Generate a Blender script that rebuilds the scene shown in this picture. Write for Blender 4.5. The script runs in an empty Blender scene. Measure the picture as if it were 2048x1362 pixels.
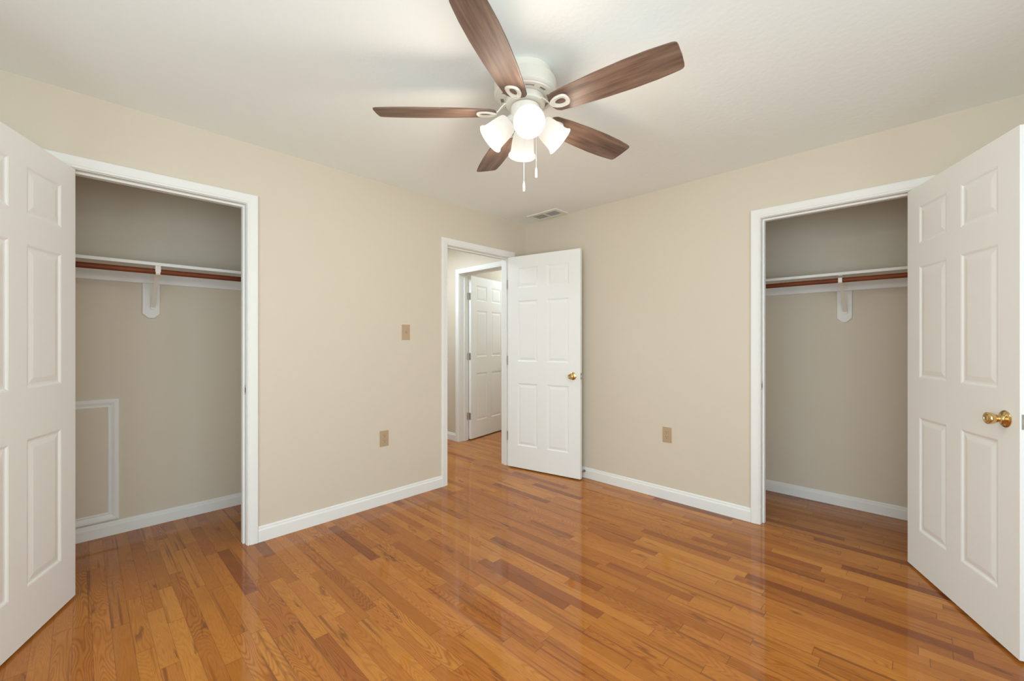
import bpy, bmesh, math, random
from mathutils import Vector, Matrix
random.seed(4)
D = bpy.data
S = bpy.context.scene
COL = S.collection
R = math.radians
PI = math.pi

# ------------------------------------------------------------------ camera, world, lights, exposure
FPX = 838.0
CAM = (-3.1656, -2.8888, 1.2185)
YAW = R(44.204)
H = 2.412                                   # ceiling height
cd = D.cameras.new('camera'); cam = D.objects.new('camera', cd); COL.objects.link(cam)
cam.location = CAM; cam.rotation_euler = (PI/2, 0, YAW-PI/2)
cd.sensor_width = 36; cd.lens = 36*FPX/2048; cd.shift_y = 2.8/2048; cd.clip_start = .02
S.camera = cam
S.view_settings.view_transform = 'Standard'; S.view_settings.look = 'None'
S.view_settings.gamma = 1; S.view_settings.use_curve_mapping = False
S.view_settings.exposure = 0.0
S.cycles.max_bounces = 12; S.cycles.diffuse_bounces = 8; S.cycles.glossy_bounces = 6
S.cycles.transmission_bounces = 8; S.cycles.sample_clamp_indirect = 6; S.cycles.use_denoising = True
w = D.worlds.new('world'); S.world = w; w.use_nodes = True
w.node_tree.nodes['Background'].inputs[0].default_value = (.80, .955, 1.04, 1)
w.node_tree.nodes['Background'].inputs[1].default_value = 4.95

def lamp(name, kind, loc, power, col, size=.1, size_y=None, rot=(0, 0, 0), spread=None):
    l = D.lights.new(name, kind); l.energy = power; l.color = col
    if kind == 'AREA':
        l.size = size
        if size_y: l.shape = 'RECTANGLE'; l.size_y = size_y
        if spread: l.spread = spread
    else: l.shadow_soft_size = size
    o = D.objects.new(name, l); COL.objects.link(o); o.location = loc; o.rotation_euler = rot
    return o
WX, WY = -4.15, -3.95                        # the two walls behind the camera (inner faces)
DAY = (.82, .955, 1.01)
# overcast sky light enters through the two windows behind the camera; portals guide its sampling
for nm, loc, sx, sy, rot in (('window_portal_west', (WX-.02, -2.65, 1.225), 1.75, 2.50, (0, -PI/2, 0)), ('window_portal_south', (-2.80, WY-.02, 1.225), 2.30, 1.75, (PI/2, 0, 0))):
    lamp(nm, 'AREA', loc, 1, (1, 1, 1), sx, sy, rot).data.cycles.is_portal = True
# hall ceiling lamp, plus unseen fill lights added to hall and far room
lamp('hall_fill', 'AREA', (-.80, .95, 2.39), 20, (.80, .95, 1.08), .5)  # added fill, out of view, that brightens the hall wall
lamp('hall_spot_lamp', 'POINT', (-.45, 1.48, 2.33), 1.6, (.86, .95, 1.03), .06)
lamp('far_room_fill', 'POINT', (1.5, .7, 2.2), 22, (.84, .96, 1.04), .10)  # added unseen fill for the far room and its open door

# ------------------------------------------------------------------ materials
def mat(name, col, rough=.5, metal=0, spec=.5, coat=0, coat_rough=.1, bump=None):
    m = D.materials.new(name); m.use_nodes = True
    nt = m.node_tree; b = nt.nodes['Principled BSDF']
    b.inputs['Base Color'].default_value = (*col, 1); b.inputs['Roughness'].default_value = rough
    b.inputs['Metallic'].default_value = metal; b.inputs['Specular IOR Level'].default_value = spec
    b.inputs['Coat Weight'].default_value = coat; b.inputs['Coat Roughness'].default_value = coat_rough
    if bump:
        sc, st, dist = bump
        tc = nt.nodes.new('ShaderNodeTexCoord'); n = nt.nodes.new('ShaderNodeTexNoise')
        n.inputs['Scale'].default_value = sc; n.inputs['Detail'].default_value = 4
        bp = nt.nodes.new('ShaderNodeBump'); bp.inputs['Strength'].default_value = st
        bp.inputs['Distance'].default_value = dist
        nt.links.new(tc.outputs['Object'], n.inputs['Vector']); nt.links.new(n.outputs['Fac'], bp.inputs['Height'])
        nt.links.new(bp.outputs['Normal'], b.inputs['Normal'])
    return m
WALLC = (.660, .588, .478)
M_wall = mat('wall_paint_beige', WALLC, .62, spec=.3, bump=(55, .06, .002))
M_ceil = mat('ceiling_paint', (.85, .885, .86), .8, spec=.2, bump=(38, .30, .004))
M_trim = mat('trim_paint_white', (.80, .80, .765), .5, spec=.2)
M_door = mat('door_paint_white', (.865, .875, .85), .5, spec=.25)
M_white = mat('fan_white_enamel', (.77, .73, .645), .4)
M_slot = mat('slot_shadow_grey', (.28, .27, .25), .6)
M_brass = mat('brass_polished', (.70, .50, .23), .2, metal=1)
M_nickel = mat('nickel_satin', (.55, .53, .48), .35, metal=1)
M_almond = mat('almond_plastic', (.47, .345, .215), .4)
M_slit = mat('socket_slot_brown', (.12, .075, .04), .6)
M_vent = mat('vent_enamel', (.78, .78, .73), .45)
M_ventdark = mat('vent_duct_grey', (.40, .395, .36), .8)
M_glasspane = mat('window_glass', (.9, .95, 1), .02)
M_glasspane.node_tree.nodes['Principled BSDF'].inputs['Transmission Weight'].default_value = 1
M_rubber = mat('rubber_white', (.7, .69, .65), .6)

class NT:
    def __init__(s, m): s.nt = m.node_tree; s.b = s.nt.nodes['Principled BSDF']
    def n(s, t, **kw):
        x = s.nt.nodes.new('ShaderNode'+t)
        for k, v in kw.items(): setattr(x, k, v)
        return x
    def l(s, a, b): s.nt.links.new(a, b)
    def math(s, op, a, b=None, c=None):
        x = s.n('Math', operation=op)
        for i, v in enumerate((a, b, c)):
            if v is None: continue
            if isinstance(v, (int, float)): x.inputs[i].default_value = v
            else: s.l(v, x.inputs[i])
        return x.outputs[0]
    def comb(s, x, y, z):
        c = s.n('CombineXYZ')
        for i, v in enumerate((x, y, z)):
            if isinstance(v, (int, float)): c.inputs[i].default_value = v
            else: s.l(v, c.inputs[i])
        return c.outputs[0]
    def ramp(s, f, pts, interp='LINEAR'):
        r = s.n('ValToRGB'); cr = r.color_ramp; cr.interpolation = interp
        while len(cr.elements) < len(pts): cr.elements.new(.5)
        for e, (p, c) in zip(cr.elements, pts): e.position = p; e.color = (*c, 1)
        s.l(f, r.inputs[0]); return r.outputs[0]
    def mix(s, f, a, b, mode='MIX'):
        x = s.n('Mix', data_type='RGBA', blend_type=mode)
        for i, v in ((0, f), (6, a), (7, b)):
            if isinstance(v, (int, float)): x.inputs[i].default_value = v
            elif isinstance(v, tuple): x.inputs[i].default_value = (*v, 1)
            else: s.l(v, x.inputs[i])
        return x.outputs[2]
    def noise(s, vec, scale, detail=2, rough=.5):
        x = s.n('TexNoise'); s.l(vec, x.inputs['Vector']); x.inputs['Scale'].default_value = scale
        x.inputs['Detail'].default_value = detail; x.inputs['Roughness'].default_value = rough
        return x.outputs['Fac']

def oak_floor():
    m = mat('oak_strip_floor', (.4, .2, .08), .5, spec=.08, coat=.72, coat_rough=.05)
    q = NT(m); tc = q.n('TexCoord'); sp = q.n('SeparateXYZ'); q.l(tc.outputs['Object'], sp.inputs[0])
    x, y = sp.outputs[0], sp.outputs[1]
    W = .0575
    u = q.math('DIVIDE', q.math('ADD', x, 2.961+57.5*1), W)
    row = q.math('FLOOR', u); fx = q.math('FRACT', u)
    wn = q.n('TexWhiteNoise', noise_dimensions='1D'); q.l(row, wn.inputs['W'])
    rr = wn.outputs['Value']
    wv = q.math('ADD', q.math('DIVIDE', y, .56), q.math('MULTIPLY', rr, 731.0))
    v1 = q.n('TexVoronoi', voronoi_dimensions='1D', feature='F1'); v1.inputs['Scale'].default_value = 1
    q.l(wv, v1.inputs['W'])
    v2 = q.n('TexVoronoi', voronoi_dimensions='1D', feature='DISTANCE_TO_EDGE'); v2.inputs['Scale'].default_value = 1
    q.l(wv, v2.inputs['W'])
    sc = q.n('SeparateColor'); q.l(v1.outputs['Color'], sc.inputs[0])
    c1, c2, c3 = sc.outputs[0], sc.outputs[1], sc.outputs[2]
    # plank base colour
    base = q.ramp(c1, [(0, (.20, .050, .006)), (.05, (.29, .088, .010)), (.16, (.40, .140, .017)), (.45, (.45, .165, .021)),
                       (.72, (.50, .195, .028)), (1, (.56, .235, .040))])
    base = q.mix(q.math('MULTIPLY', c3, .45), base, (.43, .140, .030))
    # per-plank shifted coordinates
    px = q.math('ADD', x, q.math('MULTIPLY', c2, 37.0)); py = q.math('ADD', y, q.math('MULTIPLY', c3, 53.0))
    # cathedral figure: contour lines of a stretched smooth noise
    fig = q.noise(q.comb(q.math('MULTIPLY', px, 13), q.math('MULTIPLY', py, 1.9), 0), 1.0, 1.0, .4)
    wob = q.noise(q.comb(q.math('MULTIPLY', px, 60), q.math('MULTIPLY', py, 9), 2.0), 1.0, 2, .5)
    ph = q.math('ADD', q.math('MULTIPLY', fig, 165.0), q.math('MULTIPLY', wob, 3.0))
    rings = q.math('MULTIPLY_ADD', q.math('SINE', ph), .5, .5)
    rings = q.math('POWER', rings, 2.2)
    amt = q.ramp(c2, [(0, (.15,)*3), (.5, (.30,)*3), (1, (.85,)*3)])
    dark = q.mix(1.0, base, (.68, .52, .40), 'MULTIPLY')
    col = q.mix(q.math('MULTIPLY', rings, amt), base, dark)
    # fine straight pores
    por = q.noise(q.comb(q.math('MULTIPLY', px, 520), q.math('MULTIPLY', py, 14), 0), 1.0, 3, .6)
    porm = q.ramp(por, [(.40, (0,)*3), (.66, (1,)*3)])
    col = q.mix(q.math('MULTIPLY', porm, .42), col, q.mix(1.0, col, (.66, .50, .36), 'MULTIPLY'))
    # long streaks of heartwood
    st = q.noise(q.comb(q.math('MULTIPLY', px, 42), q.math('MULTIPLY', py, .9), 5.0), 1.0, 2, .5)
    stm = q.ramp(st, [(.595, (0,)*3), (.68, (1,)*3)])
    col = q.mix(q.math('MULTIPLY', stm, .72), col, (.17, .048, .010))
    # blotches of tone within boards
    bl = q.noise(q.comb(q.math('MULTIPLY', px, 9), q.math('MULTIPLY', py, 3.2), 9.0), 1.0, 2, .5)
    col = q.mix(q.ramp(bl, [(.52, (0,)*3), (.8, (.5,)*3)]), col, (.32, .105, .009))
    # knots
    kv = q.n('TexVoronoi', voronoi_dimensions='2D', feature='F1'); kv.inputs['Scale'].default_value = 1
    wrp = q.math('MULTIPLY', q.math('SUBTRACT', wob, .5), .55)
    q.l(q.comb(q.math('ADD', q.math('MULTIPLY', px, 7.5), wrp), q.math('ADD', q.math('MULTIPLY', py, 2.0), wrp), 0), kv.inputs['Vector'])
    kn = q.ramp(kv.outputs['Distance'], [(.0, (1,)*3), (.045, (.75,)*3), (.12, (0,)*3)])
    ks = q.n('SeparateColor'); q.l(kv.outputs['Color'], ks.inputs[0])
    kon = q.math('GREATER_THAN', ks.outputs[0], .55)
    col = q.mix(q.math('MULTIPLY', q.math('MULTIPLY', kn, kon), .72), col, (.12, .030, .008))
    # seams
    ex = q.math('MINIMUM', fx, q.math('SUBTRACT', 1.0, fx))
    sx = q.math('LESS_THAN', ex, .011); sy = q.math('LESS_THAN', v2.outputs['Distance'], .0022)
    seam = q.math('MAXIMUM', sx, sy)
    col = q.mix(q.math('MULTIPLY', seam, .6), col, (.10, .030, .008))
    q.l(col, q.b.inputs['Base Color'])
    bp = q.n('Bump'); bp.inputs['Strength'].default_value = .10; bp.inputs['Distance'].default_value = .0006
    lo = q.noise(q.comb(q.math('MULTIPLY', x, 3), q.math('MULTIPLY', y, 2), 0), 1.0, 1)
    hgt = q.math('SUBTRACT', q.math('ADD', q.math('MULTIPLY', lo, 1.5), q.math('MULTIPLY', por, .15)), seam)
    q.l(hgt, bp.inputs['Height']); q.l(bp.outputs[0], q.b.inputs['Normal'])
    bc = q.n('Bump'); bc.inputs['Strength'].default_value = .05; bc.inputs['Distance'].default_value = .0006
    q.l(hgt, bc.inputs['Height']); q.l(bc.outputs[0], q.b.inputs['Coat Normal'])
    return m
M_floor = oak_floor()

def wood(name, cols, sx, sy, rough=.45, coat=0):
    """grain runs along local x"""
    m = mat(name, cols[0], rough, coat=coat, coat_rough=.15); q = NT(m)
    tc = q.n('TexCoord'); sp = q.n('SeparateXYZ'); q.l(tc.outputs['Object'], sp.inputs[0])
    oi = q.n('ObjectInfo'); off = q.math('MULTIPLY', oi.outputs['Random'], 40)
    a = q.math('ADD', sp.outputs[0], off)
    f = q.noise(q.comb(q.math('MULTIPLY', a, sx), q.math('MULTIPLY', sp.outputs[1], sy), sp.outputs[2]), 1.0, 5, .65)
    g = q.noise(q.comb(q.math('MULTIPLY', a, sx*.6), q.math('MULTIPLY', sp.outputs[1], sy*.35), 3.0), 1.0, 2, .5)
    c = q.ramp(q.math('MULTIPLY_ADD', g, .6, q.math('MULTIPLY', f, .5)), [(.36, cols[0]), (.52, cols[1]), (.70, cols[2])])
    q.l(c, q.b.inputs['Base Color']); return m
M_blade = wood('weathered_walnut_blade', [(.06, .030, .019), (.135, .077, .052), (.23, .145, .102)], 5, 75, .5)
M_rod = wood('mahogany_stained_rod', [(.085, .010, .001), (.15, .026, .002), (.22, .050, .004)], 3, 90, .6, 0)

def shade_mat():
    m = D.materials.new('frosted_glass_shade_lit'); m.use_nodes = True; nt = m.node_tree; nt.nodes.clear()
    o = nt.nodes.new('ShaderNodeOutputMaterial'); tr = nt.nodes.new('ShaderNodeBsdfTranslucent')
    df = nt.nodes.new('ShaderNodeBsdfDiffuse'); em = nt.nodes.new('ShaderNodeEmission')
    mx = nt.nodes.new('ShaderNodeMixShader'); ad = nt.nodes.new('ShaderNodeAddShader')
    tr.inputs[0].default_value = (.30, .29, .27, 1); df.inputs[0].default_value = (.36, .355, .335, 1)
    em.inputs[0].default_value = (1, .955, .87, 1); em.inputs[1].default_value = .50
    mx.inputs[0].default_value = .5
    nt.links.new(tr.outputs[0], mx.inputs[1]); nt.links.new(df.outputs[0], mx.inputs[2])
    nt.links.new(mx.outputs[0], ad.inputs[0]); nt.links.new(em.outputs[0], ad.inputs[1])
    nt.links.new(ad.outputs[0], o.inputs[0]); return m
M_shade = shade_mat()
def emis(name, col, s):
    m = D.materials.new(name); m.use_nodes = True; b = m.node_tree.nodes['Principled BSDF']
    b.inputs['Base Color'].default_value = (*col, 1); b.inputs['Emission Color'].default_value = (*col, 1)
    b.inputs['Emission Strength'].default_value = s; return m
M_bulb = emis('lit_bulb', (1, .93, .80), 9)

# ------------------------------------------------------------------ mesh helpers
class MB:
    def __init__(s): s.v = []; s.f = []
    def add(s, vs, fs):
        o = len(s.v); s.v += [tuple(p) for p in vs]; s.f += [tuple(i+o for i in f) for f in fs]; return s
    def box(s, x0, x1, y0, y1, z0, z1):
        if x0 > x1: x0, x1 = x1, x0
        if y0 > y1: y0, y1 = y1, y0
        return s.add([(x0, y0, z0), (x1, y0, z0), (x1, y1, z0), (x0, y1, z0), (x0, y0, z1), (x1, y0, z1), (x1, y1, z1), (x0, y1, z1)],
                     [(0, 3, 2, 1), (4, 5, 6, 7), (0, 1, 5, 4), (1, 2, 6, 5), (2, 3, 7, 6), (3, 0, 4, 7)])
    def prism(s, pts, f0, f1):
        """pts: 2D outline; f0/f1 map (a,b)->3D for the two caps"""
        n = len(pts)
        return s.add([f0(*p) for p in pts]+[f1(*p) for p in pts],
                     [tuple(range(n-1, -1, -1)), tuple(range(n, 2*n))]+[(i, (i+1) % n, n+(i+1) % n, n+i) for i in range(n)])
    def lathe(s, prof, mtx=Matrix(), n=32, caps=(False, False)):
        """prof: [(r,h)] revolved about local z"""
        vs = []
        for r, h in prof:
            for k in range(n):
                a = 2*PI*k/n; vs.append(mtx @ Vector((r*math.cos(a), r*math.sin(a), h)))
        fs = []
        for i in range(len(prof)-1):
            for k in range(n):
                fs.append((i*n+k, i*n+(k+1) % n, (i+1)*n+(k+1) % n, (i+1)*n+k))
        if caps[0]: fs.append(tuple(range(n-1, -1, -1)))
        if caps[1]: fs.append(tuple((len(prof)-1)*n+k for k in range(n)))
        return s.add(vs, fs)
    def cyl(s, p, q, r, n=16, r2=None):
        p, q = Vector(p), Vector(q); d = q-p
        mt = Matrix.Translation(p) @ d.to_track_quat('Z', 'Y').to_matrix().to_4x4()
        return s.lathe([(r, 0), (r if r2 is None else r2, d.length)], mt, n, (True, True))
    def ribbon(s, path, width_vec, th):
        """strap: path of 3D points in a plane whose normal is width_vec"""
        wv = Vector(width_vec); P = [Vector(p) for p in path]; vs = []
        for i, p in enumerate(P):
            t = (P[min(i+1, len(P)-1)]-P[max(i-1, 0)]).normalized(); nn = t.cross(wv.normalized())*th/2
            vs += [p-wv/2-nn, p+wv/2-nn, p+wv/2+nn, p-wv/2+nn]
        fs = [(3, 2, 1, 0), tuple(len(vs)-4+k for k in range(4))]
        for i in range(len(P)-1):
            for k in range(4): fs.append((4*i+k, 4*i+(k+1) % 4, 4*i+4+(k+1) % 4, 4*i+4+k))
        return s.add(vs, fs)
    def build(s, name, m, parent=None, loc=(0, 0, 0), rot=(0, 0, 0), smooth=False, bevel=0):
        me = D.meshes.new(name); me.from_pydata(s.v, [], s.f)
        bm = bmesh.new(); bm.from_mesh(me); bmesh.ops.recalc_face_normals(bm, faces=bm.faces); bm.to_mesh(me); bm.free()
        me.materials.append(m); o = D.objects.new(name, me); COL.objects.link(o)
        o.location = loc; o.rotation_euler = rot
        if parent: o.parent = parent
        if smooth:
            me.set_sharp_from_angle(angle=R(32)); me.polygons.foreach_set('use_smooth', [True]*len(me.polygons))
        if bevel:
            b = o.modifiers.new('bevel', 'BEVEL'); b.width = bevel; b.segments = 2; b.limit_method = 'ANGLE'; b.angle_limit = R(40)
        return o

def tag(o, label=None, cat=None, group=None, kind=None):
    if label: o['label'] = label
    if cat: o['category'] = cat
    if group: o['group'] = group
    if kind: o['kind'] = kind
    return o
def empty(name, loc, rot=(0, 0, 0)):
    o = D.objects.new(name, None); COL.objects.link(o); o.location = loc; o.rotation_euler = rot; o.empty_display_size = .1
    return o
def struct(o, label, cat): return tag(o, label, cat, kind='structure')

# ------------------------------------------------------------------ room shell
T = .115                                     # wall thickness
ZT = 2.044                                   # head jamb height
JB = .018                                    # jamb board
L0, L1 = -3.238, -2.476                      # left closet opening (x)
C0, C1 = -.990, -.228                        # doorway opening (x)
R0, R1 = -2.892, -2.130                      # right closet opening (y)
HX = .05; HT = .145; G0, G1 = .372, 1.134    # hall wall plane, thickness, far doorway (y)
CDEP = .775                                  # closet back wall
LX0, LX1 = -3.54, -2.22                      # left closet interior x
RY0, RY1 = -3.20, -1.86                      # right closet interior y

struct(MB().box(WX-.2, 2.8, WY-.2, 2.0, -.05, 0).build('floor', M_floor), 'glossy orange oak strip floor running through room, closets and hall', 'floor')
struct(MB().box(WX-.2, 2.8, WY-.2, 2.0, H, H+.05).build('ceiling', M_ceil), 'pale textured ceiling above the room', 'ceiling')

def wall_run(axis, a0, a1, b0, b1, holes):
    """wall along axis from a0 to a1, occupying b0..b1 across; holes: (s,e,z0,z1)"""
    m = MB(); cur = a0
    def bx(s, e, z0, z1):
        if e-s < 1e-4 or z1-z0 < 1e-4: return
        if axis == 'x': m.box(s, e, b0, b1, z0, z1)
        else: m.box(b0, b1, s, e, z0, z1)
    for s, e, z0, z1 in sorted(holes):
        bx(cur, s, 0, H); bx(s, e, 0, z0); bx(s, e, z1, H); cur = e
    bx(cur, a1, 0, H); return m
hole = lambda a, b: (a-JB, b+JB, 0, ZT+JB)
struct(wall_run('x', WX-T, HX, 0, T, [hole(L0, L1), hole(C0, C1)]).build('wall_left', M_wall), 'beige wall with the left closet and the open hall doorway', 'wall')
struct(wall_run('y', WY-T, 0, 0, T, [hole(R0, R1)]).build('wall_right', M_wall), 'beige wall with the right closet opening', 'wall')
W1 = (-3.90, -1.40, .35, 2.10); W2 = (-3.95, -1.65, .35, 2.10)
struct(wall_run('y', WY-T, 0, WX-T, WX, [W1]).build('wall_west', M_wall), 'beige window wall behind the camera on the left', 'wall')
struct(wall_run('x', WX, 0, WY-T, WY, [W2]).build('wall_south', M_wall), 'beige window wall behind the camera on the right', 'wall')
# closets
m = MB().box(LX0-.1, LX1+.1, CDEP, CDEP+.1, 0, H).box(LX0-.1, LX0, T, CDEP, 0, H).box(LX1, LX1+.1, T, CDEP, 0, H)
struct(m.build('wall_left_closet', M_wall), 'beige back and side walls inside the left closet', 'wall')
m = MB().box(CDEP, CDEP+.1, RY0-.1, RY1+.1, 0, H).box(T, CDEP, RY0-.1, RY0, 0, H).box(T, CDEP, RY1, RY1+.1, 0, H)
struct(m.build('wall_right_closet', M_wall), 'beige back and side walls inside the right closet', 'wall')
# hall and the room beyond it
m = MB()
for s, e, z0, z1 in ((0, G0-JB, 0, H), (G1+JB, 1.75, 0, H), (G0-JB, G1+JB, ZT+JB, H)): m.box(HX, HX+HT, s, e, z0, z1)
struct(m.build('wall_hall', M_wall), 'beige hall wall around the far doorway, lit by a hall lamp', 'wall')
struct(MB().box(-2.1, HX, 1.65, 1.75, 0, H).box(-2.1, -2.0, T, 1.65, 0, H).build('wall_hall_end', M_wall), 'beige end walls of the hall out of sight', 'wall')
struct(MB().box(HX+HT, 2.7, 1.325, 1.425, 0, H).box(2.6, 2.7, 0, 1.325, 0, H).box(HX+HT, 2.6, -.0, .1, 0, H).build('wall_far_room', M_wall),
       'beige walls of the room past the hall seen above the far door', 'wall')

# ------------------------------------------------------------------ mapping functions: (u, h out of the wall, z)
mL = lambda u, h, z: (u, -h, z)
mR = lambda u, h, z: (-h, u, z)
mG = lambda u, h, z: (HX-h, u, z)
mLC = lambda u, h, z: (u, CDEP-h, z)
mRC = lambda u, h, z: (CDEP-h, u, z)

CAS = [(0, 0), (0, .0095), (.003, .0115), (.007, .0115), (.0085, .0095), (.011, .0095), (.0135, .0125), (.018, .0135), (.040, .0160),
       (.050, .0165), (.0545, .0155), (.057, .012), (.057, 0)]
def frame_sweep(m, f, u0, u1, z0, z1, prof, closed=False):
    rows = []
    for d, h in prof:
        if closed: rows.append([f(u0-d, h, z0-d), f(u0-d, h, z1+d), f(u1+d, h, z1+d), f(u1+d, h, z0-d)])
        else: rows.append([f(u0-d, h, z0), f(u0-d, h, z1+d), f(u1+d, h, z1+d), f(u1+d, h, z0)])
    vs = [p for r in rows for p in r]; fs = []
    for i in range(len(rows)-1):
        for k in range(4 if closed else 3):
            k2 = (k+1) % 4; fs.append((4*i+k, 4*i+k2, 4*i+4+k2, 4*i+4+k))
    m.add(vs, fs)
    if not closed:
        n = len(prof); m.add([r[0] for r in rows], [tuple(range(n))]); m.add([r[3] for r in rows], [tuple(range(n))])
def doorway(name, label, f, u0, u1, th, stop, strike=None, hinges=None):
    m = MB(); frame_sweep(m, f, u0-.003, u1+.003, 0, ZT+.003, CAS)
    o = struct(m.build(name, M_trim, bevel=0), label, 'door trim')
    j = MB()
    def bx(mm, a, b, d0, d1, z0, z1):
        p, q = f(a, -d0, z0), f(b, -d1, z1); mm.box(p[0], q[0], p[1], q[1], z0, z1)
    bx(j, u0-JB, u0, 0, th, 0, ZT); bx(j, u1, u1+JB, 0, th, 0, ZT); bx(j, u0-JB, u1+JB, 0, th, ZT, ZT+JB)
    j.build('door_jamb', M_trim, o)
    s = MB(); a, b = stop
    bx(s, u0, u0+.011, a, b, 0, ZT); bx(s, u1-.011, u1, a, b, 0, ZT); bx(s, u0+.011, u1-.011, a, b, ZT-.011, ZT)
    s.build('door_stop_strip', M_trim, o)
    if strike:
        us, sg, zc, d0 = strike
        k = MB(); bx(k, us, us+sg*.0016, d0-.004, d0+.026, zc-.028, zc+.028)
        q = k.build('strike_plate', M_nickel, o); q['label'] = 'satin metal strike plate'
        k = MB(); bx(k, us, us+sg*.0022, d0+.006, d0+.018, zc-.014, zc+.014); k.build('strike_hole', M_slit, q)
    if hinges:
        uh, sg, d0, d1 = hinges
        for z in (1.785, 1.037, .295):
            k = MB(); bx(k, uh, uh+sg*.002, d0, d1, z-.044, z+.044); k.build('hinge_leaf', M_nickel, o)
    return o
doorway('trim_1', 'white casing and jamb around the left closet opening', mL, L0, L1, T, (.037, .072), strike=(L1, -1, .93, .006))
doorway('trim_2', 'white casing and jamb around the doorway to the hall', mL, C0, C1, T, (.037, .072), strike=(C0, 1, .93, .006), hinges=(C1, -1, .002, .034))
doorway('trim_3', 'white casing and jamb around the right closet opening', mR, R0, R1, T, (.037, .072), strike=(R1, -1, .925, .006))
doorway('trim_4', 'white casing and jamb around the far doorway across the hall', mG, G0, G1, HT, (HT-.072, HT-.037), hinges=(G1, -1, HT-.034, HT-.002))

def base_prof(hb): return [(0, 0), (.0145, 0), (.0145, hb-.026), (.013, hb-.021), (.0085, hb-.016), (.0085, hb-.008), (.006, hb-.003), (.003, hb), (0, hb)]
def baseboard(name, label, runs, hb=.093):
    m = MB()
    for f, a, b in runs:
        P = base_prof(hb); n = len(P)
        m.add([f(a, h, z) for h, z in P]+[f(b, h, z) for h, z in P],
              [tuple(range(n)), tuple(range(n, 2*n))]+[(i, (i+1) % n, n+(i+1) % n, n+i) for i in range(n)])
    return struct(m.build(name, M_trim), label, 'baseboard')
baseboard('baseboard_left', 'white baseboard along the left wall between closet and doorway', [(mL, L1+.060, C0-.060), (mL, WX, L0-.060), (mL, C1+.06, -.0145)])
baseboard('baseboard_right', 'white baseboard along the right wall up to the right closet', [(mR, R1+.060, 0), (mR, WY, R0-.060)])
baseboard('baseboard_left_closet', 'white baseboard inside the left closet under the framed hatch',
          [(mLC, LX0, LX1), (lambda u, h, z: (LX1-h, u, z), T, CDEP-.0145), (lambda u, h, z: (LX0+h, u, z), T, CDEP-.0145)], .085)
baseboard('baseboard_right_closet', 'white baseboard inside the right closet',
          [(mRC, RY0, RY1), (lambda u, h, z: (u, RY1-h, z), T, CDEP-.0145), (lambda u, h, z: (u, RY0+h, z), T, CDEP-.0145)], .085)
baseboard('baseboard_hall', 'short white baseboard in the hall beside the far doorway', [(mG, G1+.060, 1.65), (mG, T, G0-.060)])
baseboard('baseboard_far_room', 'white baseboard in the far room seen through the hinge gap', [(lambda u, h, z: (u, 1.325-h, z), HX+HT, 2.6)])

# windows behind the camera
def window(name, label, f, a0, a1, z0, z1):
    m = MB()
    def bx(mm, a, b, d0, d1, c0, c1):
        p, q = f(a, d0, c0), f(b, d1, c1); mm.box(p[0], q[0], p[1], q[1], c0, c1)
    P = [(d, h) for d, h in CAS]
    frame_sweep(m, f, a0, a1, z0, z1, P, True)
    for a, b, c0, c1 in ((a0, a0+.03, z0, z1), (a1-.03, a1, z0, z1), (a0, a1, z0, z0+.03), (a0, a1, z1-.03, z1)): bx(m, a, b, 0, -T, c0, c1)
    o = struct(m.build(name, M_trim), label, 'window')
    s = MB(); zm = (z0+z1)/2; am = (a0+a1)/2
    for a, b, c0, c1 in ((a0+.03, a0+.07, z0+.03, z1-.03), (a1-.07, a1-.03, z0+.03, z1-.03), (a0+.07, a1-.07, z0+.03, z0+.08), (a0+.07, a1-.07, z1-.07, z1-.03),
                         (a0+.07, a1-.07, zm-.02, zm+.02), (am-.025, am+.025, z0+.08, z1-.07)): bx(s, a, b, -.05, -.085, c0, c1)
    s.build('window_sash', M_trim, o)
    k = MB(); bx(k, a0-.05, a1+.05, 0, .05, z0-.025, z0); k.build('window_sill', M_trim, o)
    return o
window('window_1', 'white double window behind the camera on the left', lambda u, h, z: (WX+h, u, z), *W1)
window('window_2', 'white double window behind the camera on the right', lambda u, h, z: (u, WY+h, z), *W2)

# ------------------------------------------------------------------ doors
DW, DT, DZ0, DZ1 = .760, .035, .012, 2.040
PAN_X = [(.108, .330), (.430, .652)]
PAN_Z = [(.225, .825), (1.030, 1.615), (1.735, 1.930)]
def door_face(m, y, sg):
    """panelled face in the plane y; recesses go towards -sg"""
    xs = sorted([0, DW]+[v for p in PAN_X for v in p]); zs = sorted([DZ0, DZ1]+[v for p in PAN_Z for v in p])
    for i in range(len(xs)-1):
        for k in range(len(zs)-1):
            x0, x1, z0, z1 = xs[i], xs[i+1], zs[k], zs[k+1]
            if (x0, x1) in PAN_X and (z0, z1) in PAN_Z:
                rings = [(0, 0), (.005, .0015), (.011, .0052), (.018, .0058), (.038, .0020), (.042, .0016)]
                vs = []
                for d, dep in rings:
                    yy = y-sg*dep; vs += [(x0+d, yy, z0+d), (x1-d, yy, z0+d), (x1-d, yy, z1-d), (x0+d, yy, z1-d)]
                fs = [(4*r+c, 4*r+(c+1) % 4, 4*r+4+(c+1) % 4, 4*r+4+c) for r in range(len(rings)-1) for c in range(4)]
                fs.append(tuple(4*(len(rings)-1)+c for c in range(4))); m.add(vs, fs)
            else: m.add([(x0, y, z0), (x1, y, z0), (x1, y, z1), (x0, y, z1)], [(0, 1, 2, 3)])
def door_mesh():
    m = MB(); door_face(m, 0, -1); door_face(m, DT, 1)
    m.add([(0, 0, DZ0), (DW, 0, DZ0), (DW, DT, DZ0), (0, DT, DZ0), (0, 0, DZ1), (DW, 0, DZ1), (DW, DT, DZ1), (0, DT, DZ1)],
          [(0, 1, 2, 3), (4, 5, 6, 7), (0, 3, 7, 4), (1, 2, 6, 5)])
    return m
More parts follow.
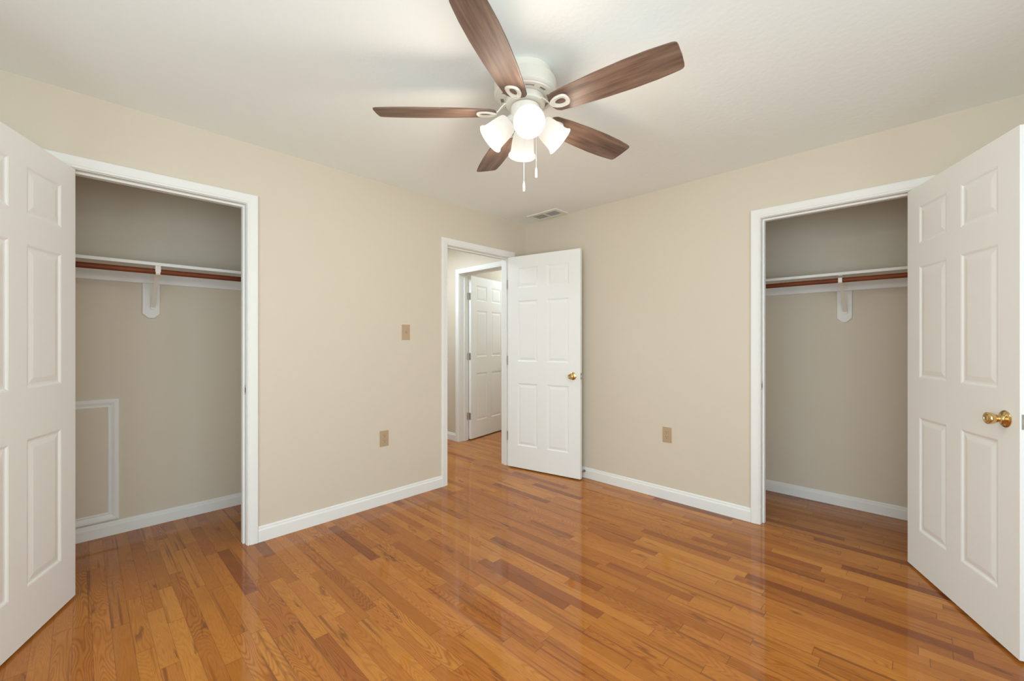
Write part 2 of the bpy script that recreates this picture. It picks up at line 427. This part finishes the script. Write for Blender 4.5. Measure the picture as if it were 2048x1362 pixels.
KNOB_A = [(0, .0), (.0335, 0), (.0335, .0025), (.031, .005), (.024, .0075), (.017, .010), (.014, .0125), (.0125, .016)]
KNOB_B = [(0.0128, 0.0140), (0.0128, 0.0190), (0.0130, 0.0227), (0.0135, 0.0240), (0.0128, 0.0252), (0.0145, 0.0273), (0.0178, 0.0314), (0.0208, 0.0372), (0.0228, 0.0439), (0.0238, 0.0493),
          (0.0238, 0.0526), (0.0226, 0.0555), (0.0200, 0.0573), (0.0170, 0.0578), (0.0150, 0.0572), (0.0142, 0.0555), (0.0125, 0.0552), (0.0110, 0.0563), (0.0000, 0.0568)]
def make_door(name, label, loc, ang, side):
    """side=+1: slab lies on local +y of the face seen; -1: mirrored"""
    m = door_mesh()
    if side < 0: m.v = [(x, -y, z) for x, y, z in m.v]
    o = m.build(name, M_door, None, (loc[0], loc[1], 0), (0, 0, ang)); struct(o, label, 'door')
    s = side
    for z in (1.785, 1.037, .295):
        h = MB().box(-.0022, 0, s*.003, s*.034, z-.044, z+.044)
        ho = h.build('hinge', M_nickel, o); ho['label'] = 'satin metal butt hinge'
        k = MB().cyl((-.0045, s*(DT+.004), z-.046), (-.0045, s*(DT+.004), z+.046), .0055, 12); k.build('hinge_knuckle', M_nickel, ho, smooth=True)
    lp = MB().box(DW, DW+.0015, s*.005, s*.030, .915-.0285, .915+.0285).build('latch_plate', M_nickel, o); lp['label'] = 'satin metal latch plate'
    MB().box(DW+.0015, DW+.009, s*.011, s*.024, .915-.010, .915+.010).build('latch_bolt', M_nickel, lp, bevel=.002)
    for y0, dy in ((0, -s), (s*DT, s)):
        mt = Matrix.Translation((.690, y0, .915)) @ Vector((0, dy, 0)).to_track_quat('Z', 'Y').to_matrix().to_4x4()
        r = MB().lathe(KNOB_A, mt, 40).build('knob_rosette', M_brass, o, smooth=True); r['label'] = 'polished brass rosette'
        k = MB().lathe(KNOB_B, mt, 40).build('door_knob', M_brass, r, smooth=True)
    return o
make_door('door_1', 'white six-panel closet door swung open at the left edge', (-3.185, -.002), R(-113.8), -1)
make_door('door_2', 'white six-panel door with brass knob open beside the room corner', (-.262, -.011), R(-78.9), 1)
make_door('door_3', 'white six-panel closet door with brass knob swung open at the right edge', (.001, -2.842), R(-155.2), 1)
make_door('door_4', 'white six-panel door standing open across the hall', (HX+HT+.009, 1.097), R(10.8), 1)

# ------------------------------------------------------------------ closet fittings
def closet_fittings(right):
    side = 'right' if right else 'left'
    if right:
        f = lambda u, d, z: (d, u, z); e0, e1 = RY0, RY1; dz = -.009; uc = -2.4915; uh = -2.4975
    else:
        f = lambda u, d, z: (u, d, z); e0, e1 = LX0, LX1; dz = 0; uc = -2.8425; uh = -2.8355
    def bx(m, a, b, d0, d1, z0, z1):
        p, q = f(a, d0, z0+dz), f(b, d1, z1+dz); return m.box(p[0], q[0], p[1], q[1], z0+dz, z1+dz)
    sh = empty('closet_shelf', f((e0+e1)/2, .62, 1.687+dz))
    il = Matrix.Translation(-sh.location)
    def child(m, name, mt, parent, par_loc, **k):
        m.v = [tuple(Vector(v)-Vector(par_loc)) for v in m.v]; return m.build(name, mt, parent, **k)
    child(bx(MB(), e0, e1, .47, CDEP, 1.687, 1.7065), 'shelf_board', M_trim, sh, sh.location, bevel=.002)
    cl = MB(); bx(cl, e0, e1, CDEP-.018, CDEP, 1.604, 1.687)
    child(cl, 'back_cleat', M_trim, sh, sh.location, bevel=.002)
    for a, b in ((e0, e0+.018), (e1-.018, e1)):
        child(bx(MB(), a, b, .43, CDEP-.018, 1.604, 1.687), 'side_cleat', M_trim, sh, sh.location)
    tag(sh, 'white painted shelf and wall cleat inside the %s closet' % side, 'shelf', 'closet shelves')
    # rod
    zr = 1.6525+dz; p = f(e0+.0185, .49, zr); q = f(e1-.0185, .49, zr)
    if right: rm = MB().cyl((0, 0, 0), (q[1]-p[1], 0, 0), .0165, 24).build('closet_rod', M_rod, None, p, (0, 0, PI/2), smooth=True)
    else: rm = MB().cyl((0, 0, 0), (q[0]-p[0], 0, 0), .0165, 24).build('closet_rod', M_rod, None, p, smooth=True)
    tag(rm, 'dark red mahogany stained clothes rod in the %s closet' % side, 'closet rod', 'clothes rods in the closets')
    # bracket on its wood block
    zb0 = 1.377 if not right else 1.374
    base = Vector(f(uc, CDEP, zb0+dz)); br = empty('shelf_bracket', base)
    hw, c = .0437, .030
    out = [(uc-hw, 1.6035), (uc+hw, 1.6035), (uc+hw, zb0+.028), (uc+hw-c, zb0), (uc-hw+c, zb0), (uc-hw, zb0+.028)]
    m = MB().prism(out, lambda a, z: f(a, CDEP-.018, z+dz), lambda a, z: f(a, CDEP, z+dz)); child(m, 'backing_block', M_trim, br, base, bevel=.0015)
    wv = Vector(f(.022, 0, 0)) if not right else Vector((0, .022, 0))
    arm = [(.7555, 1.440), (.752, 1.446), (.560, 1.607), (.515, 1.628), (.502, 1.6325), (.490, 1.6335), (.478, 1.6325), (.4715, 1.640), (.4705, 1.655), (.4715, 1.668)]
    m = MB().ribbon([f(uh, d, z+dz) for d, z in arm], wv, .0035)
    child(m, 'hook_arm', M_white, br, base, smooth=True)
    top = [(.755, 1.62), (.755, 1.6845), (.750, 1.685), (.475, 1.685)]
    m = MB().ribbon([f(uh, d, z+dz) for d, z in top], wv, .003)
    if not right: m.ribbon([f(uh, d, z+dz) for d, z in ((.4695, 1.686), (.4690, 1.665), (.4695, 1.650))], wv*1.2, .002)
    child(m, 'top_arm', M_white, br, base)
    m = MB().ribbon([f(uh, .7555, 1.60+dz), f(uh, .7555, 1.435+dz)], wv*1.05, .0025); child(m, 'wall_strap', M_white, br, base)
    p = f(uh, .756, 1.442+dz); q = f(uh, .748, 1.442+dz); m = MB().cyl(p, q, .011, 20)
    sc = child(m, 'screw_boss', M_white, br, base, smooth=True)
    tag(br, 'white metal rod bracket on a clipped wood block in the %s closet' % side, 'bracket', 'rod brackets in the closets')
closet_fittings(False); closet_fittings(True)

# framed access hatch low in the left closet
hb = Vector((-3.24, CDEP, .086)); hatch = empty('access_hatch', hb)
m = MB(); HP = [(0, 0), (0, .008), (.004, .010), (.010, .010), (.012, .008), (.016, .009), (.030, .015), (.044, .0165), (.049, .015), (.052, .012), (.052, 0)]
frame_sweep(m, mLC, -3.45, -3.049, .147, .808, HP, True)
m.v = [tuple(Vector(v)-hb) for v in m.v]; m.build('hatch_frame', M_trim, hatch)
m = MB().box(-3.45, -3.049, CDEP-.006, CDEP, .147, .808); m.v = [tuple(Vector(v)-hb) for v in m.v]; m.build('hatch_panel', M_wall, hatch)
tag(hatch, 'low hatch with white moulded frame and beige panel on the left closet wall', 'access panel')

# ------------------------------------------------------------------ wall plates
def plate_mesh(w_, h_, t=.005):
    o = [(-w_/2, 0, -h_/2), (w_/2, 0, -h_/2), (w_/2, 0, h_/2), (-w_/2, 0, h_/2)]
    b = .003; i = [(-w_/2+b, -t, -h_/2+b), (w_/2-b, -t, -h_/2+b), (w_/2-b, -t, h_/2-b), (-w_/2+b, -t, h_/2-b)]
    return MB().add(o+i, [(4, 5, 6, 7), (3, 2, 1, 0)]+[(k, (k+1) % 4, 4+(k+1) % 4, 4+k) for k in range(4)])
sw = empty('light_switch', (-1.390, 0, 1.294))
plate_mesh(.073, .119).build('switch_plate', M_almond, sw)
MB().box(-.006, .006, -.0065, -.005, -.013, .013).build('toggle_slot', M_almond, sw)
MB().prism([(-.005, -.004), (-.016, .002), (-.0165, .008), (-.005, .010)], lambda y, z: (-.0045, y, z), lambda y, z: (.0045, y, z)).build('toggle', M_almond, sw)
for z in (-.030, .030): MB().cyl((0, -.005, z), (0, -.0062, z), .0032, 12).build('screw', M_almond, sw)
tag(sw, 'almond toggle light switch on the left wall beside the hall doorway', 'light switch')
def outlet(loc, rz, label):
    o = empty('wall_outlet', loc, (0, 0, rz)); plate_mesh(.073, .119).build('cover_plate', M_almond, o)
    for zc in (-.0195, .0195):
        pts = []
        for k in range(24):
            a = 2*PI*k/24; pts.append((.0172*math.cos(a), max(-.0135, min(.0135, .0172*math.sin(a)))+zc))
        r = MB().prism(pts, lambda x, z: (x, -.005, z), lambda x, z: (x, -.0072, z)).build('receptacle', M_almond, o)
        s = MB().box(-.0075, -.0052, -.0076, -.0072, zc+.000, zc+.0090).box(.0052, .0075, -.0076, -.0072, zc+.001, zc+.0085)
        s.cyl((0, -.0072, zc-.0065), (0, -.0076, zc-.0065), .0028, 12); s.build('socket_slots', M_slit, r)
    MB().cyl((0, -.005, 0), (0, -.0064, 0), .003, 12).build('screw', M_almond, o)
    tag(o, label, 'wall outlet', 'almond wall outlets')
outlet((-1.576, 0, .492), 0, 'almond duplex outlet low on the left wall between closet and doorway')
outlet((0, -1.486, .4985), -PI/2, 'almond duplex outlet low on the right wall beside the right closet')

# spring door stop on the right baseboard
ds = empty('spring_door_stop', (-.0145, -.735, .062))
MB().cyl((0, 0, 0), (-.006, 0, 0), .011, 16).build('mounting_disc', M_nickel, ds, smooth=True)
pts = []; m = MB()
N = 110; prev = None
for k in range(N+1):
    a = 2*PI*k/10; x = -.006-.052*k/N; pts.append(Vector((x, .0052*math.cos(a), .0052*math.sin(a))))
for a, b in zip(pts[:-1], pts[1:]): m.cyl(a, b, .0011, 6)
m.build('spring', M_nickel, ds)
MB().cyl((-.058, 0, 0), (-.070, 0, 0), .0075, 16).build('rubber_tip', M_rubber, ds, smooth=True)
tag(ds, 'small metal spring door stop on the right baseboard behind the open door', 'door stop')

# ------------------------------------------------------------------ ceiling vent
vx0, vx1, vy0, vy1 = -.214, -.030, -.562, -.212
vb = Vector(((vx0+vx1)/2, (vy0+vy1)/2, H)); vent = empty('ceiling_vent', vb)
def vch(m, n, mt, **k): m.v = [tuple(Vector(v)-vb) for v in m.v]; return m.build(n, mt, vent, **k)
cells = [(vy0+.036, (vy0+vy1)/2-.008), ((vy0+vy1)/2+.008, vy1-.036)]; cx0, cx1 = vx0+.036, vx1-.036
m = MB(); zb_, zt_ = H-.008, H
m.box(vx0, cx0, vy0, vy1, zb_, zt_).box(cx1, vx1, vy0, vy1, zb_, zt_).box(cx0, cx1, vy0, cells[0][0], zb_, zt_)
m.box(cx0, cx1, cells[0][1], cells[1][0], zb_, zt_).box(cx0, cx1, cells[1][1], vy1, zb_, zt_)
vch(m, 'vent_frame', M_vent)
vch(MB().box(cx0, cx1, cells[0][0], cells[1][1], H-.0008, H-.0002), 'duct_opening', M_ventdark)
m = MB(); nl = 9
for a, b in cells:
    for k in range(nl):
        x = cx0+(k+.5)*(cx1-cx0)/nl
        m.add([(x-.004, a, H-.007), (x-.004, b, H-.007), (x+.004, b, H-.0015), (x+.004, a, H-.0015),
               (x-.003, a, H-.0078), (x-.003, b, H-.0078), (x+.005, b, H-.0022), (x+.005, a, H-.0022)],
              [(0, 1, 2, 3), (7, 6, 5, 4), (0, 4, 5, 1), (1, 5, 6, 2), (2, 6, 7, 3), (3, 7, 4, 0)])
vch(m, 'louvers', M_vent)
tag(vent, 'white two-bank louvred air vent in the ceiling above the room corner', 'air vent')

# ------------------------------------------------------------------ ceiling fan
AX, AY = -1.7873, -1.6310
fan = empty('ceiling_fan', (AX, AY, H)); tag(fan, 'white ceiling fan with five brown wood blades and four lit frosted shades', 'ceiling fan')
Z = lambda z: z-H
MB().lathe([(.113, Z(H)), (.116, Z(2.408)), (.116, Z(2.374)), (.110, Z(2.372))], n=64).build('ceiling_canopy', M_white, fan, smooth=True)
MB().lathe([(.08, Z(2.3735)), (.128, Z(2.3735)), (.1345, Z(2.371)), (.1375, Z(2.365)), (.1375, Z(2.322)), (.1385, Z(2.320)), (.1385, Z(2.314)), (.1340, Z(2.309)), (.129, Z(2.306)), (.10, Z(2.306))], n=72).build('motor_housing', M_white, fan, smooth=True)
# slotted ring under the housing
m = MB(); rs = [.076, .096, .111, .122, .1265]; NS = 120
def ring_z(i, k): return Z(2.301)
for i in range(4):
    for k in range(NS):
        a0, a1 = 2*PI*k/NS, 2*PI*(k+1)/NS; sl = (i == 1 and k % 12 in (2, 3, 4, 5, 6, 7, 8))
        z = Z(2.3045) if sl else Z(2.299)
        P = [(rs[i]*math.cos(a0), rs[i]*math.sin(a0)), (rs[i+1]*math.cos(a0), rs[i+1]*math.sin(a0)), (rs[i+1]*math.cos(a1), rs[i+1]*math.sin(a1)), (rs[i]*math.cos(a1), rs[i]*math.sin(a1))]
        if not sl: m.add([(x, y, z) for x, y in P]+[(x, y, Z(2.306)) for x, y in P], [(0, 1, 2, 3), (0, 1, 5, 4), (1, 2, 6, 5), (2, 3, 7, 6), (3, 0, 4, 7)])
m.build('vented_ring', M_white, fan)
MB().lathe([(.09, Z(2.3052)), (.115, Z(2.3052))], n=48).build('vent_gap', M_slot, fan)
MB().lathe([(.075, Z(2.303)), (.086, Z(2.296)), (.088, Z(2.290)), (.088, Z(2.274)), (.084, Z(2.268)), (.05, Z(2.267))], n=56).build('flywheel', M_white, fan, smooth=True)
MB().lathe([(.05, Z(2.264)), (.062, Z(2.262)), (.064, Z(2.259)), (.064, Z(2.205)), (.061, Z(2.196)), (.050, Z(2.188)), (.040, Z(2.180)), (.030, Z(2.170)), (.012, Z(2.164)), (.010, Z(2.154)), (0, Z(2.150))], n=56).build('switch_housing', M_white, fan, smooth=True)
MB().lathe([(.045, Z(2.268)), (.045, Z(2.262))], n=40).build('housing_gap', M_slot, fan)

def blade_outline():
    key = [(.128, .0), (.130, .022), (.138, .040), (.155, .051), (.22, .0585), (.35, .0675), (.47, .0715), (.56, .0700), (.62, .0655), (.644, .0630), (.654, .0600), (.660, .0540), (.662, .045), (.664, .0)]
    up = key[:]; return up+[(r, -v) for r, v in reversed(key[1:-1])]
BLO = blade_outline()
def iron_parts():
    m = MB(); n = 40; outer, inner = [], []
    for k in range(n):
        t = 2*PI*k/n; c, s = math.cos(t), math.sin(t)
        sq = (abs(c)**.62)*(1 if c > 0 else -1) if c > 0 else c; ss = (abs(s)**(.72 if c > 0 else 1.15))*(1 if s > 0 else -1); outer.append((.172+.046*sq-.005*abs(s)*(c > 0), (.0320+.0055*c)*ss))
        inner.append((.177+.024*c, .0150*s*(1+.15*c)))
    mid = [((a*.72+b*.28), (c_*.72+d*.28)) for (a, c_), (b, d) in zip(outer, inner)]
    rings = [(outer, 0), (outer, -.0035), (mid, -.0075), ([(a*.35+b*.65, c_*.35+d*.65) for (a, c_), (b, d) in zip(outer, inner)], -.0045), (inner, -.0035), (inner, 0)]
    vs = [(x, y, z) for ring, z in rings for x, y in ring]
    fs = [(i*n+k, i*n+(k+1) % n, (i+1)*n+(k+1) % n, (i+1)*n+k) for i in range(len(rings)-1) for k in range(n)]
    return m.add(vs, fs)
PITCH = R(-13); BZ = Z(2.236)
a0 = R(278.96)
blade0 = None
for i in range(5):
    ang = a0+i*2*PI/5
    if blade0 is None:
        m = MB().prism(BLO, lambda r, v: (r, v, -.003), lambda r, v: (r, v, .003))
        b = m.build('fan_blade', M_blade, fan, (0, 0, BZ), bevel=.0012); b['label'] = 'brown weathered wood blade'
        # the iron: loop plate under the blade, arm back to the flywheel
        ir = iron_parts(); ir.v = [(x, y, z-.0032) for x, y, z in ir.v]
        io = ir.build('blade_iron', M_white, b, smooth=True); io['label'] = 'white metal blade iron'
        # arm path built level then turned into blade space
        ar = MB(); P = [Vector((.074, 0, .040)), Vector((.092, 0, .036)), Vector((.108, 0, .022)), Vector((.122, 0, .004)), Vector((.140, 0, -.006)), Vector((.150, 0, -.0065))]
        Wd = [.026, .018, .013, .013, .020, .026]
        vs = []
        for p, wd in zip(P, Wd):
            f_ = (p.x-.074)/.076; rot = Matrix.Rotation(PITCH*f_-PITCH, 4, 'X')
            for yy, zz in ((-wd/2, -.003), (wd/2, -.003), (wd/2, .003), (-wd/2, .003)): vs.append(Matrix.Rotation(-PITCH*(1-f_), 4, 'X') @ Vector((p.x, yy, p.z+zz)))
        fs = [(0, 1, 2, 3), tuple(len(vs)-4+k for k in range(4))]+[(4*j+k, 4*j+(k+1) % 4, 4*j+4+(k+1) % 4, 4*j+4+k) for j in range(5) for k in range(4)]
        ao = ar.add(vs, fs).build('iron_arm', M_white, b, smooth=True)
        b.rotation_euler = (PITCH, 0, ang); blade0 = b
    else:
        b = blade0.copy(); COL.objects.link(b); b.rotation_euler = (PITCH, 0, ang)
        for ch in list(blade0.children):
            c = ch.copy(); COL.objects.link(c); c.parent = b

# lamps
TILT = R(48); sh_az = R(228.2)
SH = [(.024, -.004), (.030, .000), (.040, .003), (.0445, .008), (.0470, .018), (.0505, .040), (.0535, .070), (.0555, .088), (.0580, .098), (.0625, .105), (.0655, .108), (.0660, .111), (.0640, .1125),
      (.0600, .107), (.0550, .099), (.0525, .088), (.0500, .060), (.0465, .030), (.0430, .012), (.036, .007), (.024, .003)]
BU = [(.0, -.002), (.013, .0), (.0135, .018), (.017, .030), (.0245, .044), (.0285, .058), (.0275, .072), (.020, .084), (.010, .090), (0, .0915)]
for i in range(4):
    az = sh_az+i*PI/2
    ax = Vector((math.sin(TILT)*math.cos(az), math.sin(TILT)*math.sin(az), -math.cos(TILT)))
    rim = Vector((.156*math.cos(az), .156*math.sin(az), Z(2.1155))); neck = rim-ax*.1105
    mt = Matrix.Translation(neck) @ ax.to_track_quat('Z', 'Y').to_matrix().to_4x4()
    s = MB().lathe(SH, mt, 48).build('lamp_shade', M_shade, fan, smooth=True); s['label'] = 'lit frosted white glass bell shade'
    MB().lathe([(0, -.030), (.018, -.030), (.024, -.024), (.026, -.004), (.031, .0005), (.031, .003), (.014, .003)], mt, 32).build('lamp_socket', M_white, s, smooth=True)
    MB().lathe(BU, mt @ Matrix.Translation((0, 0, .006)), 24).build('light_bulb', M_bulb, s, smooth=True)
    st = neck-ax*.028; root = Vector((.040*math.cos(az), .040*math.sin(az), Z(2.215))); mid = (st+root)/2+Vector((0, 0, .006))
    MB().cyl(root, mid, .010, 16).cyl(mid, st, .010, 16).build('lamp_arm', M_white, s, smooth=True)
    lp = lamp('bulb_light', 'POINT', Vector((AX, AY, H))+neck+ax*.116, 6.0, (1, .91, .78), .045)

# pull chains
fwd = Vector((math.cos(YAW), math.sin(YAW), 0)); rgt = Vector((math.sin(YAW), -math.cos(YAW), 0))
for lat, dep, zf0, zf1, lb in ((-.007, -.030, 1.876, 1.922, 'longer pull chain'), (.0485, 0.0, 1.9475, 1.993, 'shorter pull chain')):
    p = rgt*lat+fwd*dep; zt = Z(2.19)
    m = MB().cyl((p.x, p.y, Z(zf1)), (p.x, p.y, zt), .0010, 8)
    z = Z(zf1)
    while z < zt: 
        m.lathe([(0, -.0016), (.0014, -.0008), (.0016, 0), (.0014, .0008), (0, .0016)], Matrix.Translation((p.x, p.y, z)), 6); z += .0048
    c = m.build('pull_chain', M_white, fan); c['label'] = lb
    MB().lathe([(0, 0), (.0042, .001), (.0052, .006), (.0054, .022), (.0046, .036), (.0026, .043), (.0018, zf1-zf0)], Matrix.Translation((p.x, p.y, Z(zf0))), 16).build('chain_fob', M_white, c, smooth=True)
